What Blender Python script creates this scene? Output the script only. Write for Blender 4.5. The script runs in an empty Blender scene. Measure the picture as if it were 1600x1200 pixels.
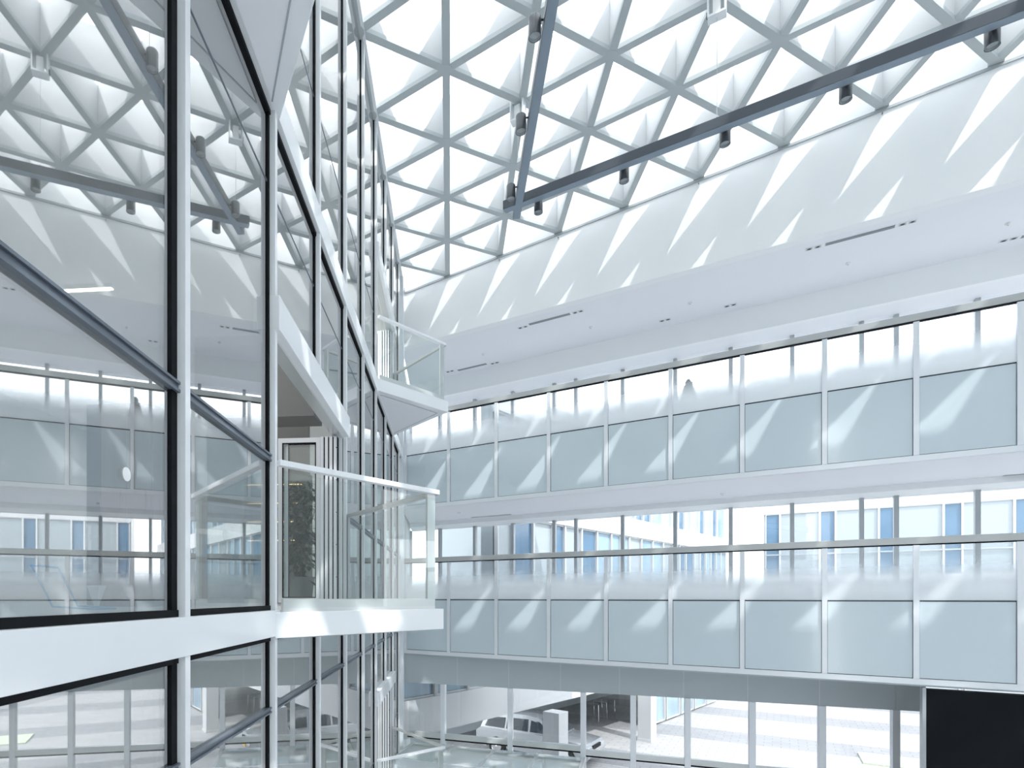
import bpy, math, random
from mathutils import Vector as V, Matrix
random.seed(4)
C = bpy.context.scene.collection
ZC = 6.3                      # height of the lens above the ground floor; all z below are relative to the lens
# ------------------------------------------------------------------ camera model
F, CX, HY = 912.0, 625.0, 933.0
TH = math.atan(82 / F)
c_, s_ = math.cos(TH), math.sin(TH)
AL = math.atan((CX + 800) / F) + TH            # direction of the long wall, from the glass facade
FX = -1.4                                       # plane of the glass facade (x)
W = V((-math.sin(AL), math.cos(AL), 0)); U = -W; N = V((math.cos(AL), math.sin(AL), 0))
CO = V((FX, 16.264, 0)); Z3 = V((0, 0, 1)); O3 = V((0, 0, 0))
W0 = CO.dot(N)
def ray(x, y):
    r = (x - CX) / F
    return V((r * c_ - s_, r * s_ + c_, (HY - y) / F))
def hor(x, y, z): d = ray(x, y); return d * (z / d.z)
def onfac(x, y): d = ray(x, y); return d * (FX / d.x)
def onwall(x, y, off=0.0): d = ray(x, y); return d * ((W0 + off) / d.dot(N))
def uv(p): return ((p - CO).dot(U), p.z)
def cw(X, Z, z=0.0): return V((X * c_ - Z * s_, X * s_ + Z * c_, z))
def wp(u, n, z=0.0): return CO + U * u + N * n + V((0, 0, z))

# ------------------------------------------------------------------ materials
def mat(name, col, rough=.5, metal=0., spec=.5, noise=0., scale=8., bump=0., coat=0.):
    m = bpy.data.materials.new(name); m.use_nodes = True
    nt = m.node_tree; b = nt.nodes['Principled BSDF']
    b.inputs['Base Color'].default_value = (*col, 1)
    b.inputs['Roughness'].default_value = rough
    b.inputs['Metallic'].default_value = metal
    b.inputs['Specular IOR Level'].default_value = spec
    b.inputs['Coat Weight'].default_value = coat
    if noise or bump:
        tc = nt.nodes.new('ShaderNodeTexCoord'); n = nt.nodes.new('ShaderNodeTexNoise')
        n.inputs['Scale'].default_value = scale; n.inputs['Detail'].default_value = 4
        nt.links.new(tc.outputs['Object'], n.inputs['Vector'])
        if noise:
            mx = nt.nodes.new('ShaderNodeMix'); mx.data_type = 'RGBA'
            mx.inputs['A'].default_value = (*[c * (1 - noise) for c in col], 1)
            mx.inputs['B'].default_value = (*[min(1, c * (1 + noise)) for c in col], 1)
            nt.links.new(n.outputs['Fac'], mx.inputs['Factor']); nt.links.new(mx.outputs['Result'], b.inputs['Base Color'])
        if bump:
            bp = nt.nodes.new('ShaderNodeBump'); bp.inputs['Strength'].default_value = bump; bp.inputs['Distance'].default_value = .01
            nt.links.new(n.outputs['Fac'], bp.inputs['Height']); nt.links.new(bp.outputs['Normal'], b.inputs['Normal'])
    return m
def glass(name, tint, ior, extra=0., grough=0., white=0.):
    m = bpy.data.materials.new(name); m.use_nodes = True; nt = m.node_tree; nt.nodes.clear()
    out = nt.nodes.new('ShaderNodeOutputMaterial'); t = nt.nodes.new('ShaderNodeBsdfTransparent'); g = nt.nodes.new('ShaderNodeBsdfGlossy')
    t.inputs['Color'].default_value = (*tint, 1); g.inputs['Roughness'].default_value = grough
    fr = nt.nodes.new('ShaderNodeLayerWeight'); fr.inputs['Blend'].default_value = .5
    pw = nt.nodes.new('ShaderNodeMath'); pw.operation = 'POWER'; pw.inputs[1].default_value = 3.2 if ior > 1.7 else 6.5
    nt.links.new(fr.outputs['Facing'], pw.inputs[0])
    r0 = ((ior - 1) / (ior + 1)) ** 2 + extra
    ad = nt.nodes.new('ShaderNodeMath'); ad.operation = 'MULTIPLY_ADD'; ad.use_clamp = True; ad.inputs[1].default_value = 1 - r0; ad.inputs[2].default_value = r0
    mx = nt.nodes.new('ShaderNodeMixShader')
    nt.links.new(pw.outputs[0], ad.inputs[0]); nt.links.new(ad.outputs[0], mx.inputs[0])
    base = t.outputs[0]
    if white:
        d = nt.nodes.new('ShaderNodeBsdfDiffuse'); d.inputs['Color'].default_value = (.9, .93, .94, 1)
        m2 = nt.nodes.new('ShaderNodeMixShader'); m2.inputs[0].default_value = white
        nt.links.new(t.outputs[0], m2.inputs[1]); nt.links.new(d.outputs[0], m2.inputs[2]); base = m2.outputs[0]
    nt.links.new(base, mx.inputs[1]); nt.links.new(g.outputs[0], mx.inputs[2]); nt.links.new(mx.outputs[0], out.inputs[0])
    return m
def emit(name, col, st):
    m = bpy.data.materials.new(name); m.use_nodes = True; nt = m.node_tree; nt.nodes.clear()
    o = nt.nodes.new('ShaderNodeOutputMaterial'); e = nt.nodes.new('ShaderNodeEmission')
    e.inputs[0].default_value = (*col, 1); e.inputs[1].default_value = st; nt.links.new(e.outputs[0], o.inputs[0]); return m
def frit():
    # clear glass printed with a white dot pattern that grows denser downwards
    m = bpy.data.materials.new('fritted_glass'); m.use_nodes = True; nt = m.node_tree; nt.nodes.clear(); L = nt.links.new
    out = nt.nodes.new('ShaderNodeOutputMaterial'); t = nt.nodes.new('ShaderNodeBsdfTransparent'); t.inputs[0].default_value = (.95, .965, .975, 1)
    d = nt.nodes.new('ShaderNodeBsdfDiffuse'); d.inputs[0].default_value = (.86, .89, .91, 1)
    tl = nt.nodes.new('ShaderNodeBsdfTranslucent'); tl.inputs[0].default_value = (.90, .93, .95, 1)
    a = nt.nodes.new('ShaderNodeMixShader'); a.inputs[0].default_value = .5; L(d.outputs[0], a.inputs[1]); L(tl.outputs[0], a.inputs[2])
    tc = nt.nodes.new('ShaderNodeTexCoord'); sp = nt.nodes.new('ShaderNodeSeparateXYZ'); L(tc.outputs['Object'], sp.inputs[0])
    mr = nt.nodes.new('ShaderNodeMapRange'); mr.interpolation_type = 'SMOOTHSTEP'
    mr.inputs['From Min'].default_value = .82; mr.inputs['From Max'].default_value = .18
    mr.inputs['To Min'].default_value = .10; mr.inputs['To Max'].default_value = .93
    L(sp.outputs['Z'], mr.inputs['Value'])
    b = nt.nodes.new('ShaderNodeMixShader'); L(mr.outputs[0], b.inputs[0]); L(t.outputs[0], b.inputs[1]); L(a.outputs[0], b.inputs[2])
    g = nt.nodes.new('ShaderNodeBsdfGlossy'); g.inputs['Roughness'].default_value = .02
    fr = nt.nodes.new('ShaderNodeLayerWeight'); pw = nt.nodes.new('ShaderNodeMath'); pw.operation = 'POWER'; pw.inputs[1].default_value = 5
    ad = nt.nodes.new('ShaderNodeMath'); ad.operation = 'MULTIPLY_ADD'; ad.inputs[1].default_value = .9; ad.inputs[2].default_value = .03
    L(fr.outputs['Facing'], pw.inputs[0]); L(pw.outputs[0], ad.inputs[0])
    e = nt.nodes.new('ShaderNodeMixShader'); L(ad.outputs[0], e.inputs[0]); L(b.outputs[0], e.inputs[1]); L(g.outputs[0], e.inputs[2]); L(e.outputs[0], out.inputs[0])
    return m
def paving():
    m = mat('plaza_stone', (.5, .5, .5), .7); nt = m.node_tree; L = nt.links.new; b = nt.nodes['Principled BSDF']
    tc = nt.nodes.new('ShaderNodeTexCoord'); mp = nt.nodes.new('ShaderNodeMapping'); mp.inputs['Rotation'].default_value = (0, 0, math.radians(28))
    L(tc.outputs['Object'], mp.inputs[0])
    br = nt.nodes.new('ShaderNodeTexBrick'); br.inputs['Scale'].default_value = .8; br.inputs['Mortar Size'].default_value = .012
    br.inputs['Color1'].default_value = (.38, .378, .374, 1); br.inputs['Color2'].default_value = (.335, .335, .34, 1); br.inputs['Mortar'].default_value = (.25, .25, .26, 1)
    L(mp.outputs[0], br.inputs[0])
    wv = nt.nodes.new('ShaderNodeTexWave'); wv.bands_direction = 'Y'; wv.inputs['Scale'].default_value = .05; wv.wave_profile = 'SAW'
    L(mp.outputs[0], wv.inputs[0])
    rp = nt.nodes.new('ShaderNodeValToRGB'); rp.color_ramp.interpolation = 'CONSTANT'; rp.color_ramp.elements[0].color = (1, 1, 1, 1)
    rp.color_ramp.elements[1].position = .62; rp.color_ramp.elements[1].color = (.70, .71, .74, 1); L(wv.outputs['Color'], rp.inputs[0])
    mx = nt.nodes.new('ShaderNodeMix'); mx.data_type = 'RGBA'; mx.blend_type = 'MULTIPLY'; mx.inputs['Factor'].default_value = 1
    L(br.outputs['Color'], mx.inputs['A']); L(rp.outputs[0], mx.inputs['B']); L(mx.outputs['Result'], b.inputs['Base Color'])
    return m
def wood():
    m = mat('grey_brown_wood', (.30, .24, .21), .5); nt = m.node_tree; L = nt.links.new; b = nt.nodes['Principled BSDF']
    tc = nt.nodes.new('ShaderNodeTexCoord'); mp = nt.nodes.new('ShaderNodeMapping'); mp.inputs['Scale'].default_value = (14, 14, .8); L(tc.outputs['Object'], mp.inputs[0])
    n = nt.nodes.new('ShaderNodeTexNoise'); n.inputs['Scale'].default_value = 2; n.inputs['Detail'].default_value = 6; L(mp.outputs[0], n.inputs[0])
    mx = nt.nodes.new('ShaderNodeMix'); mx.data_type = 'RGBA'; mx.inputs['A'].default_value = (.20, .155, .13, 1); mx.inputs['B'].default_value = (.42, .34, .30, 1)
    L(n.outputs['Fac'], mx.inputs['Factor']); L(mx.outputs['Result'], b.inputs['Base Color']); return m
M = dict(
    paint=mat('white_paint', (.90, .92, .93), .55, noise=.012, scale=1.5),
    ribsteel=mat('grey_painted_steel', (.50, .545, .56), .5, noise=.03, scale=3),
    rib=mat('roof_rib_paint', (.67, .69, .70), .5, noise=.02, scale=3),
    soffit=mat('soffit_board', (.88, .89, .93), .6, noise=.01, scale=2),
    cap=mat('satin_aluminium', (.80, .83, .87), .28, metal=.25),
    white_metal=mat('white_powder_coat', (.86, .885, .91), .3, coat=.3),
    gasket=mat('black_gasket', (.008, .009, .011), .7, spec=.15),
    dark_bar=mat('dark_anodised', (.05, .06, .075), .25, metal=.5),
    transom=mat('slate_transom', (.13, .155, .19), .35, metal=.2),
    track=mat('graphite_track', (.085, .10, .12), .35, metal=.1),
    tcover=mat('slate_track_cover', (.27, .33, .40), .3),
    spot=mat('graphite_housing', (.12, .13, .14), .28, metal=.6),
    lens=mat('spot_lens', (.45, .48, .5), .12, metal=.3),
    wire=mat('steel_wire', (.6, .62, .64), .3, metal=.9),
    grey_metal=mat('grey_metal_frame', (.42, .45, .47), .4, metal=.3),
    bandrail=mat('band_rail_metal', (.50, .52, .52), .3, metal=.2),
    rail=mat('rail_metal', (.66, .68, .68), .28, metal=.35),
    spandrel=mat('blue_grey_back_painted_glass', (.60, .69, .74), .12, spec=.5, noise=.02, scale=.7, coat=.4),
    fascia=mat('grey_fascia_board', (.50, .55, .575), .5, noise=.02, scale=1),
    slot=mat('vent_slot', (.24, .27, .31), .6),
    stone=mat('pale_stone_floor', (.66, .67, .69), .25, noise=.05, scale=1.2),
    greywall=mat('mid_grey_wall_paint', (.26, .265, .265), .7),
    innerwall=mat('interior_grey_paint', (.74, .76, .76), .7, noise=.02, scale=2),
    innerceil=mat('interior_ceiling_paint', (.78, .80, .81), .7),
    carpet=mat('office_floor', (.55, .56, .56), .6, noise=.05, scale=6),
    black=mat('black_panel', (.005, .007, .009), .5, spec=.12, noise=.2, scale=4),
    facglass=glass('coated_facade_glass', (.86, .89, .90), 1.95, .34),
    clear=glass('clear_balustrade_glass', (.95, .972, .968), 1.5, .01),
    roofglass=glass('rooflight_glass', (.96, .97, .975), 1.3, 0),
    winglass=glass('window_glass', (.95, .965, .975), 1.45, .0),
    frit=frit(), plaza=paving(), wood=wood(),
    lawn=mat('lawn', (.50, .56, .42), .9, noise=.25, scale=20), hedge=mat('hedge_leaves', (.12, .17, .12), .8, noise=.4, scale=15),
    leaf=mat('dark_leaf', (.012, .03, .016), .45, noise=.4, scale=9), stem=mat('plant_stem', (.14, .11, .08), .8), pot=mat('grey_planter', (.30, .30, .30), .5), soil=mat('soil', (.05, .04, .03), .9),
    lamp=emit('warm_lamp', (1, .88, .74), 9), led=emit('amber_led', (1, .72, .32), 2.2),
    extwhite=mat('exterior_white_panel', (.56, .57, .58), .5), extglass=mat('exterior_window_glass', (.27, .37, .45), .08, spec=.5, noise=.35, scale=.6), extblind=mat('exterior_white_blind', (.33, .375, .40), .4),
    extdark=mat('exterior_dark_blue_glass', (.10, .18, .27), .1, spec=.5, noise=.3, scale=.8),
    carpaint=mat('silver_car_paint', (.50, .52, .54), .25, metal=.5, coat=.8), tyre=mat('tyre', (.02, .02, .02), .8), plate=mat('yellow_plate', (.85, .55, .08), .5), chrome=mat('chrome', (.8, .8, .82), .1, metal=1.),
    carglass=mat('car_window', (.03, .04, .05), .05, spec=.8), bluetube=mat('blue_tube', (.10, .38, .70), .35), sticker=mat('white_sticker', (.85, .87, .87), .5),
    plastic=mat('white_plastic', (.8, .82, .82), .4), books=mat('dark_shelf', (.30, .30, .29), .6),
)
# ------------------------------------------------------------------ mesh helpers
ORG = {}
class MB:
    def __init__(s): s.v = []; s.f = []
    def poly(s, pts):
        i = len(s.v); s.v += [V(p) for p in pts]; s.f.append(tuple(range(i, i + len(pts))))
    def hexa(s, p):      # 8 corners: bottom 4 ccw, top 4 ccw
        i = len(s.v); s.v += [V(q) for q in p]
        for a in ((0, 3, 2, 1), (4, 5, 6, 7), (0, 1, 5, 4), (1, 2, 6, 5), (2, 3, 7, 6), (3, 0, 4, 7)): s.f.append(tuple(i + k for k in a))
    def box(s, o, ax, ay, az, x, y, z):
        o, ax, ay, az = V(o), V(ax), V(ay), V(az)
        P = lambda a, b, c: o + ax * a + ay * b + az * c
        s.hexa([P(x[0], y[0], z[0]), P(x[1], y[0], z[0]), P(x[1], y[1], z[0]), P(x[0], y[1], z[0]), P(x[0], y[0], z[1]), P(x[1], y[0], z[1]), P(x[1], y[1], z[1]), P(x[0], y[1], z[1])])
        return s
    def wbox(s, x, y, z): return s.box(O3, (1, 0, 0), (0, 1, 0), Z3, x, y, z)
    def ubox(s, u, n, z): return s.box(CO, U, N, Z3, u, n, z)
    def prism(s, pts, vec):
        n = len(pts); i = len(s.v); vec = V(vec); s.v += [V(p) for p in pts] + [V(p) + vec for p in pts]
        s.f.append(tuple(range(i, i + n))[::-1]); s.f.append(tuple(range(i + n, i + 2 * n)))
        for k in range(n): s.f.append((i + k, i + (k + 1) % n, i + n + (k + 1) % n, i + n + k))
        return s
    def bar(s, a, b, w, h, up=Z3):     # bar centred on a-b
        a, b = V(a), V(b); d = (b - a); L = d.length; d.normalize(); sd = d.cross(up).normalized(); u2 = sd.cross(d)
        return s.box(a, d, sd, u2, (0, L), (-w / 2, w / 2), (-h / 2, h / 2))
    def tube(s, a, b, r, r2=None, seg=12, cap=True):
        a, b = V(a), V(b); d = (b - a).normalized(); r2 = r if r2 is None else r2
        x = d.orthogonal().normalized(); y = d.cross(x); i = len(s.v)
        for p, q in ((a, r), (b, r2)):
            for k in range(seg): t = 2 * math.pi * k / seg; s.v.append(p + x * q * math.cos(t) + y * q * math.sin(t))
        for k in range(seg): s.f.append((i + k, i + (k + 1) % seg, i + seg + (k + 1) % seg, i + seg + k))
        if cap: s.f.append(tuple(i + k for k in range(seg))[::-1]); s.f.append(tuple(i + seg + k for k in range(seg)))
        return s
    def lathe(s, o, prof, seg=24, ax=Z3):
        o = V(o); x = V(ax).orthogonal().normalized(); y = V(ax).cross(x); i = len(s.v)
        for r, h in prof:
            for k in range(seg): t = 2 * math.pi * k / seg; s.v.append(o + V(ax) * h + x * r * math.cos(t) + y * r * math.sin(t))
        for j in range(len(prof) - 1):
            for k in range(seg): s.f.append((i + j * seg + k, i + j * seg + (k + 1) % seg, i + (j + 1) * seg + (k + 1) % seg, i + (j + 1) * seg + k))
        return s
    def build(s, name, m, parent=None, origin=None, smooth=False, bevel=0):
        if origin is None:
            if parent is not None: origin = ORG[parent.name]
            else:
                xs = [q.x for q in s.v]; ys = [q.y for q in s.v]; zs = [q.z for q in s.v]
                origin = V(((min(xs) + max(xs)) / 2, (min(ys) + max(ys)) / 2, min(zs)))
        origin = V(origin)
        me = bpy.data.meshes.new(name); me.from_pydata([q - origin for q in s.v], [], s.f); me.materials.append(m); me.update()
        import bmesh
        bm = bmesh.new(); bm.from_mesh(me); bmesh.ops.recalc_face_normals(bm, faces=bm.faces); bm.to_mesh(me); bm.free()
        o = bpy.data.objects.new(name, me); C.objects.link(o); ORG[o.name] = origin
        if smooth:
            for p in me.polygons: p.use_smooth = True
            me.set_sharp_from_angle(angle=math.radians(40))
        if bevel:
            b = o.modifiers.new('bevel', 'BEVEL'); b.width = bevel; b.segments = 2; b.limit_method = 'ANGLE'
        if parent is not None:
            o.parent = parent; o.location = origin - ORG[parent.name]
        else: o.location = origin + V((0, 0, ZC))
        return o
def tag(o, label=None, cat=None, group=None, kind=None):
    if label: o['label'] = label
    if cat: o['category'] = cat
    if group: o['group'] = group
    if kind: o['kind'] = kind
    return o
def empty(name, loc):
    o = bpy.data.objects.new(name, None); C.objects.link(o); loc = V(loc); ORG[o.name] = loc; o.location = loc + V((0, 0, ZC)); o.empty_display_size = .2; return o
def structure(o, label=None): return tag(o, label, 'structure' if False else None, None, 'structure')
def dup(root, loc, label=None, group=None, rz=None):
    r = root.copy(); C.objects.link(r); loc = V(loc); ORG[r.name] = loc; r.location = loc + V((0, 0, ZC))
    if rz is not None: r.rotation_euler.z = rz
    if label: r['label'] = label
    if group: r['group'] = group
    for ch in list(root.children):
        cc = ch.copy(); C.objects.link(cc); cc.parent = r
        for g in list(ch.children):
            d = g.copy(); C.objects.link(d); d.parent = cc
    return r

# ================================================================== ROOF (lattice of deep white fins, side 1.5)
def rz(x): return 8.5 + .05 * (x + 1.4)
def rp(c, r):
    x = -1.427 + 1.324 * c - .0035 * r; y = 9.449 + .066 * c + .7625 * r
    return V((x, y, rz(x)))
RW, RD = .125, .83
mb = MB(); fb = MB()
def inside(c, r): return c >= 0 and c + r <= 9 and rp(c, r).y > -9 and c <= 13
for c in range(0, 14):
    for r in range(-26, 10):
        if (r + c) % 2 == 0: continue
        if not inside(c, r): continue
        for dc, dr in ((0, 2), (1, 1), (1, -1)):
            if inside(c + dc, r + dr):
                if dc == 1 and dr == -1 and c + r == 9: continue   # lies along the wall
                a, b = rp(c, r), rp(c + dc, r + dr); d = (b - a).normalized(); sd = V((d.y, -d.x, 0)).normalized()
                e = RW / 2; L = (b - a).length
                mb.box(a, d, sd, Z3, (0, L), (-e, e), (0, .07))
                fb.box(a, d, sd, Z3, (0, L), (-.05, .05), (.07, RD))
        p = rp(c, r); mb.lathe(p + V((0, 0, -.004)), [(.0, 0), (.105, 0), (.105, .05)], 12)
structure(mb.build('ceiling', M['ribsteel'], None, V((4, 6, 8.6))))
structure(fb.build('ceiling_fins', M['rib'], None, V((4, 6, 8.6))))
mb = MB(); zt = RD + .04
mb.prism([V((FX, -10, rz(FX) + zt)), V((17, -10, rz(17) + zt)), V((17, (W0 - 17 * N.x) / N.y, rz(17) + zt)), V((CO.x, CO.y, rz(FX) + zt))], (0, 0, .03))
structure(mb.build('window_1', M['roofglass']))
# strip where the roof meets the glass facade, plus the gutter edge
structure(MB().wbox((FX - .02, FX + .085), (-9, 16.2), (8.5, 8.62)).build('trim_1', M['white_metal']))
# upper wall
mb = MB(); L = 22
top = lambda u: rz((CO + U * u).x)
A = [wp(0, 0, 6.98), wp(L, 0, 6.98), wp(L, 0, top(L) + 1.1), wp(0, 0, top(0) + 1.1)]
mb.prism(A, N * .22); structure(mb.build('wall_right', M['paint']))
mb = MB(); a, b = wp(0, -.012, top(0) - .035), wp(L, -.012, top(L) - .035)
mb.bar(a, b, .03, .05); structure(mb.build('trim_2', M['grey_metal']))
# ================================================================== CORRIDORS behind the long wall
D1, D2 = 2.6, 3.45
def struct_box(name, m, u, n, z):      # runs from the line of the glass facade along the wall
    P = lambda a, b: wp(a, b, z[0]); e = lambda q: -.52 * max(q, 0)
    return structure(MB().prism([P(e(n[0]), n[0]), P(u[1], n[0]), P(u[1], n[1]), P(e(n[1]), n[1])], (0, 0, z[1] - z[0])).build(name, m))
struct_box('ceiling_corridor', M['soffit'], (0, L), (.22, D1 + .01), (6.98, 7.12))
struct_box('ceiling_corridor', M['fascia'] if 0 else M['paint'], (0, L), (D1, D1 + .15), (6.40, 6.98))
struct_box('ceiling_corridor', M['soffit'], (0, L), (D1 + .15, D2 + .3), (6.40, 6.55))
struct_box('ceiling_corridor', M['soffit'], (0, L), (.06, D1), (2.43, 2.56))
struct_box('ceiling_corridor', M['paint'], (0, L), (D1, D2 + .3), (2.30, 2.56))
struct_box('floor_corridor', M['stone'], (0, L), (.12, D2 + .2), (3.72, 3.95))
struct_box('floor_corridor', M['stone'], (0, L), (.12, D2 + .2), (-.35, -.08))
struct_box('ceiling_corridor', M['fascia'], (0, L), (.06, D1), (-1.60, -1.45))
struct_box('wall_back', M['paint'], (0, L), (D2 + .1, D2 + .3), (2.56, 3.95))
struct_box('wall_back', M['paint'], (0, L), (D2 + .1, D2 + .3), (-1.6, -.08))
struct_box('wall_back', M['paint'], (0, L), (D2 + .1, D2 + .3), (6.5, 9.8))
# far end wall that closes the corridors behind the glass building
structure(MB().wbox((-1.62, -1.47), (18.62, 20.4), (-6.3, 9.5)).build('wall_end', M['paint']))
WM = [-1.87, -.69, .60, 1.90, 3.21, 3.86, 5.17, 6.52, 7.82, 9.13, 10.47, 11.09, 12.43, 13.73, 15.03, 16.33, 17.63, 18.93, 20.23, 21.5]
k = 2
for (z0, z1) in ((-.08, 2.30), (3.95, 6.40)):
    w = empty('window_%d' % k, wp(8, D2, z0)); structure(w); k += 1
    for u in WM: MB().ubox((u - .045, u + .045), (D2 - .06, D2 + .08), (z0, z1)).build('mullion', M['grey_metal'], w)
    for a, b in zip(WM[:-1], WM[1:]): MB().ubox((a + .045, b - .045), (D2, D2 + .012), (z0 + .06, z1)).build('pane', M['winglass'], w)
    MB().ubox((WM[0], WM[-1]), (D2 - .05, D2 + .05), (z0, z0 + .06)).build('sill', M['cap'], w)
# ================================================================== BALUSTRADE BANDS
BM = [.10, 1.46, 2.82, 4.18, 5.52, 6.87, 8.21, 9.57, 10.90, 12.22, 13.56, 14.9, 16.25, 17.6, 18.95]
def band(zt, label):
    zm, zb = zt - 1.145, zt - 2.63
    r = empty('balustrade', wp(8, 0, zb)); tag(r, label, 'balustrade', 'balustrade bands along the long wall')
    MB().ubox((0.05, 19), (-.02, .09), (zt - .125, zt)).build('handrail', M['bandrail'], r, bevel=.006)
    MB().ubox((0.05, 19), (.0, .07), (zt - .145, zt - .125)).build('rail_gasket', M['gasket'], r)
    MB().ubox((0.05, 19), (.0, .07), (zb - .01, zb + .095)).build('bottom_rail', M['cap'], r, bevel=.004)
    for u in BM: MB().ubox((u - .042, u + .042), (-.012, .07), (zb + .095, zt - .145)).build('post', M['cap'], r)
    for a, b in zip(BM[:-1], BM[1:]):
        g = MB().ubox((a + .036, b - .036), (.03, .042), (zm + .012, zt - .145)).build('glass_panel', M['frit'], r)
        me = g.data
        for q in me.vertices: q.co.z -= (zm - zb)
        g.location.z += (zm - zb)
        MB().ubox((a + .05, b - .05), (.022, .05), (zb + .107, zm - .012)).build('spandrel_panel', M['spandrel'], r)
        MB().ubox((a + .03, b - .03), (.045, .06), (zb + .09, zm + .0)).build('gasket', M['gasket'], r)
    MB().ubox((BM[0], BM[-1]), (.02, .052), (zm - .012, zm + .012)).build('divider', M['dark_bar'], r)
    return r
band(5.075, 'upper long balustrade band, frosted glass above blue-grey panels')
band(1.075, 'lower long balustrade band, level with the plant and balcony')
struct_box('wall_slab_edge', M['paint'], (0, L), (.10, .16), (2.5, 3.95))
struct_box('wall_slab_edge', M['paint'], (0, L), (.10, .16), (-1.5, -.08))
# ================================================================== GLASS FACADE on the left
fac = empty('wall_left', (FX, 6, -6.3)); structure(fac)
YM = [2.87 + 1.5 * k for k in range(-5, 9)]      # mullions
YE = 16.2
SP = [(-4.3, -4.1), (-.3, -.1), (3.71, 3.96)]
OPEN = [(4.37, 7.37, -.1), (1.37, 4.37, 3.95), (10.37, 13.37, 3.95), (10.37, 13.37, -4.1)]
def cuts(y, z0, z1):
    seg = [(z0, z1)]
    for a, b, f in OPEN:
        if a + .01 < y < b - .01:
            out = []
            for p, q in seg:
                if q <= f or p >= f + 2.3: out.append((p, q)); continue
                if p < f: out.append((p, f))
                if q > f + 2.3: out.append((f + 2.3, q))
            seg = out
    return seg
for y in YM:
    for p, q in cuts(y, -6.3, 8.55 - .05):
        MB().wbox((FX - .02, FX + .055), (y - .028, y + .028), (p, q)).build('mullion', M['white_metal'], fac)
        MB().wbox((FX - .03, FX + .012), (y - .06, y - .028) if y > 4 else (y - .085, y - .028), (p, q)).build('gasket', M['gasket'], fac)
levels = [(-6.3, -4.3), (-4.1, -.3), (-.1, 3.71), (3.96, 8.5)]
for a, b in zip([-6.13] + YM, YM + [YE]):
    ym = (a + b) / 2
    for z0, z1 in levels:
        for p, q in cuts(ym, z0, z1):
            if q - p > .05: MB().wbox((FX - .012, FX), (a + .03, b - .03), (p + .02, q - .02)).build('glass_pane', M['facglass'], fac)
for p, q in SP:
    MB().wbox((FX - .1, FX + .062), (-6.2, YE), (p, q)).build('spandrel', M['white_metal'], fac, bevel=.004)
    MB().wbox((FX - .03, FX + .02), (-6.2, YE), (p - .035, p)).build('gasket', M['gasket'], fac)
    if q > 0: MB().wbox((FX - .03, FX + .02), (-6.2, YE), (q, q + .03)).build('gasket', M['gasket'], fac)
MB().wbox((FX - .03, FX + .02), (-6.2, 4.37), (-.1, -.065)).build('gasket', M['gasket'], fac)
for z, h in ((-2.95, .012), (-.86, .045), (1.06, .055), (3.15, .012), (5.07, .012)):
    segs = [(-6.2, YE)]
    for a, b, f in OPEN:
        if f < z < f + 2.3: segs = [(-6.2, a), (b, YE)]
    for a, b in segs: 
        for h0, h1, dx in ((-.5, -.22, .03), (-.22, .25, .018), (.25, .5, .03)) if h > .02 else ((-.5, .5, .004),): MB().wbox((FX, FX + dx), (a, b), (z + h0 * h, z + h1 * h)).build('transom', M['transom'], fac)

for a, b, f in OPEN:
    MB().wbox((FX - .12, FX + .09), (a - .03, b + .03), (f + 2.14, f + 2.40)).build('door_header', M['white_metal'], fac, bevel=.006)
    MB().wbox((FX - .10, FX + .02), (a, b), (f + 2.115, f + 2.14)).build('door_track', M['rail'], fac)
    MB().wbox((FX - .12, FX + .01), (b - .09, b - .03), (f, f + 2.115)).build('jamb', M['white_metal'], fac)
MB().wbox((FX - .15, FX + .06), (YE - .02, YE + .05), (-6.3, 8.5)).build('corner_post', M['white_metal'], fac)
MB().wbox((FX - .04, FX + .10), (15.4, 15.62), (-6.3, 8.5)).build('corner_post', M['cap'], fac)
# rooms behind the facade
BX = -8.0
for i, (p, q) in enumerate(SP): structure(MB().wbox((BX, FX - .1), (-6.2, 18.4), (p, q)).build('floor_office', M['carpet']))
for z in (-.37, 3.64, 8.42): structure(MB().wbox((BX, FX - .045), (-6.2, 18.3), (z, z + .06)).build('ceiling_office', M['innerceil']))
structure(MB().wbox((BX - .2, BX), (-6.2, 18.4), (-6.3, 9.5)).build('wall_office', M['innerwall']))
structure(MB().wbox((BX, FX - .12), (-6.3, -6.1), (-6.3, 9.5)).build('wall_office', M['innerwall']))
structure(MB().wbox((BX, FX - .07), (16.3, 18.6), (-6.3, 9.5)).build('wall_office', M['innerwall']))
structure(MB().wbox((BX, FX - .02), (-6.3, 16.3), (9.2, 9.5)).build('roof_office', M['paint']))
structure(MB().wbox((-5.2, -5.0), (-6.1, 5.0), (-.1, 3.64)).build('wall_partition', M['innerwall']))
structure(MB().wbox((-4.2, -2.44), (9.7, 9.85), (-.1, 3.64)).build('wall_partition', M['greywall']))
structure(MB().wbox((-3.6, FX - .5), (7.9, 8.4), (2.5, 3.64)).build('wall_bulkhead', M['greywall']))
# rest of the hall: floor, closing walls outside the frame
structure(MB().prism([V((FX - .1, -9, -6.5)), V((18, -9, -6.5)), V((18, 6.0, -6.5)), V((FX - .1, 16.3, -6.5))], (0, 0, .2)).build('floor', M['stone']))
structure(MB().wbox((FX - .1, 17.2), (-9.2, -9), (-6.3, 9.6)).build('wall_rear', M['paint']))
structure(MB().wbox((17, 17.2), (-9, 6.0), (-6.3, 9.6)).build('wall_side', M['paint']))
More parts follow.
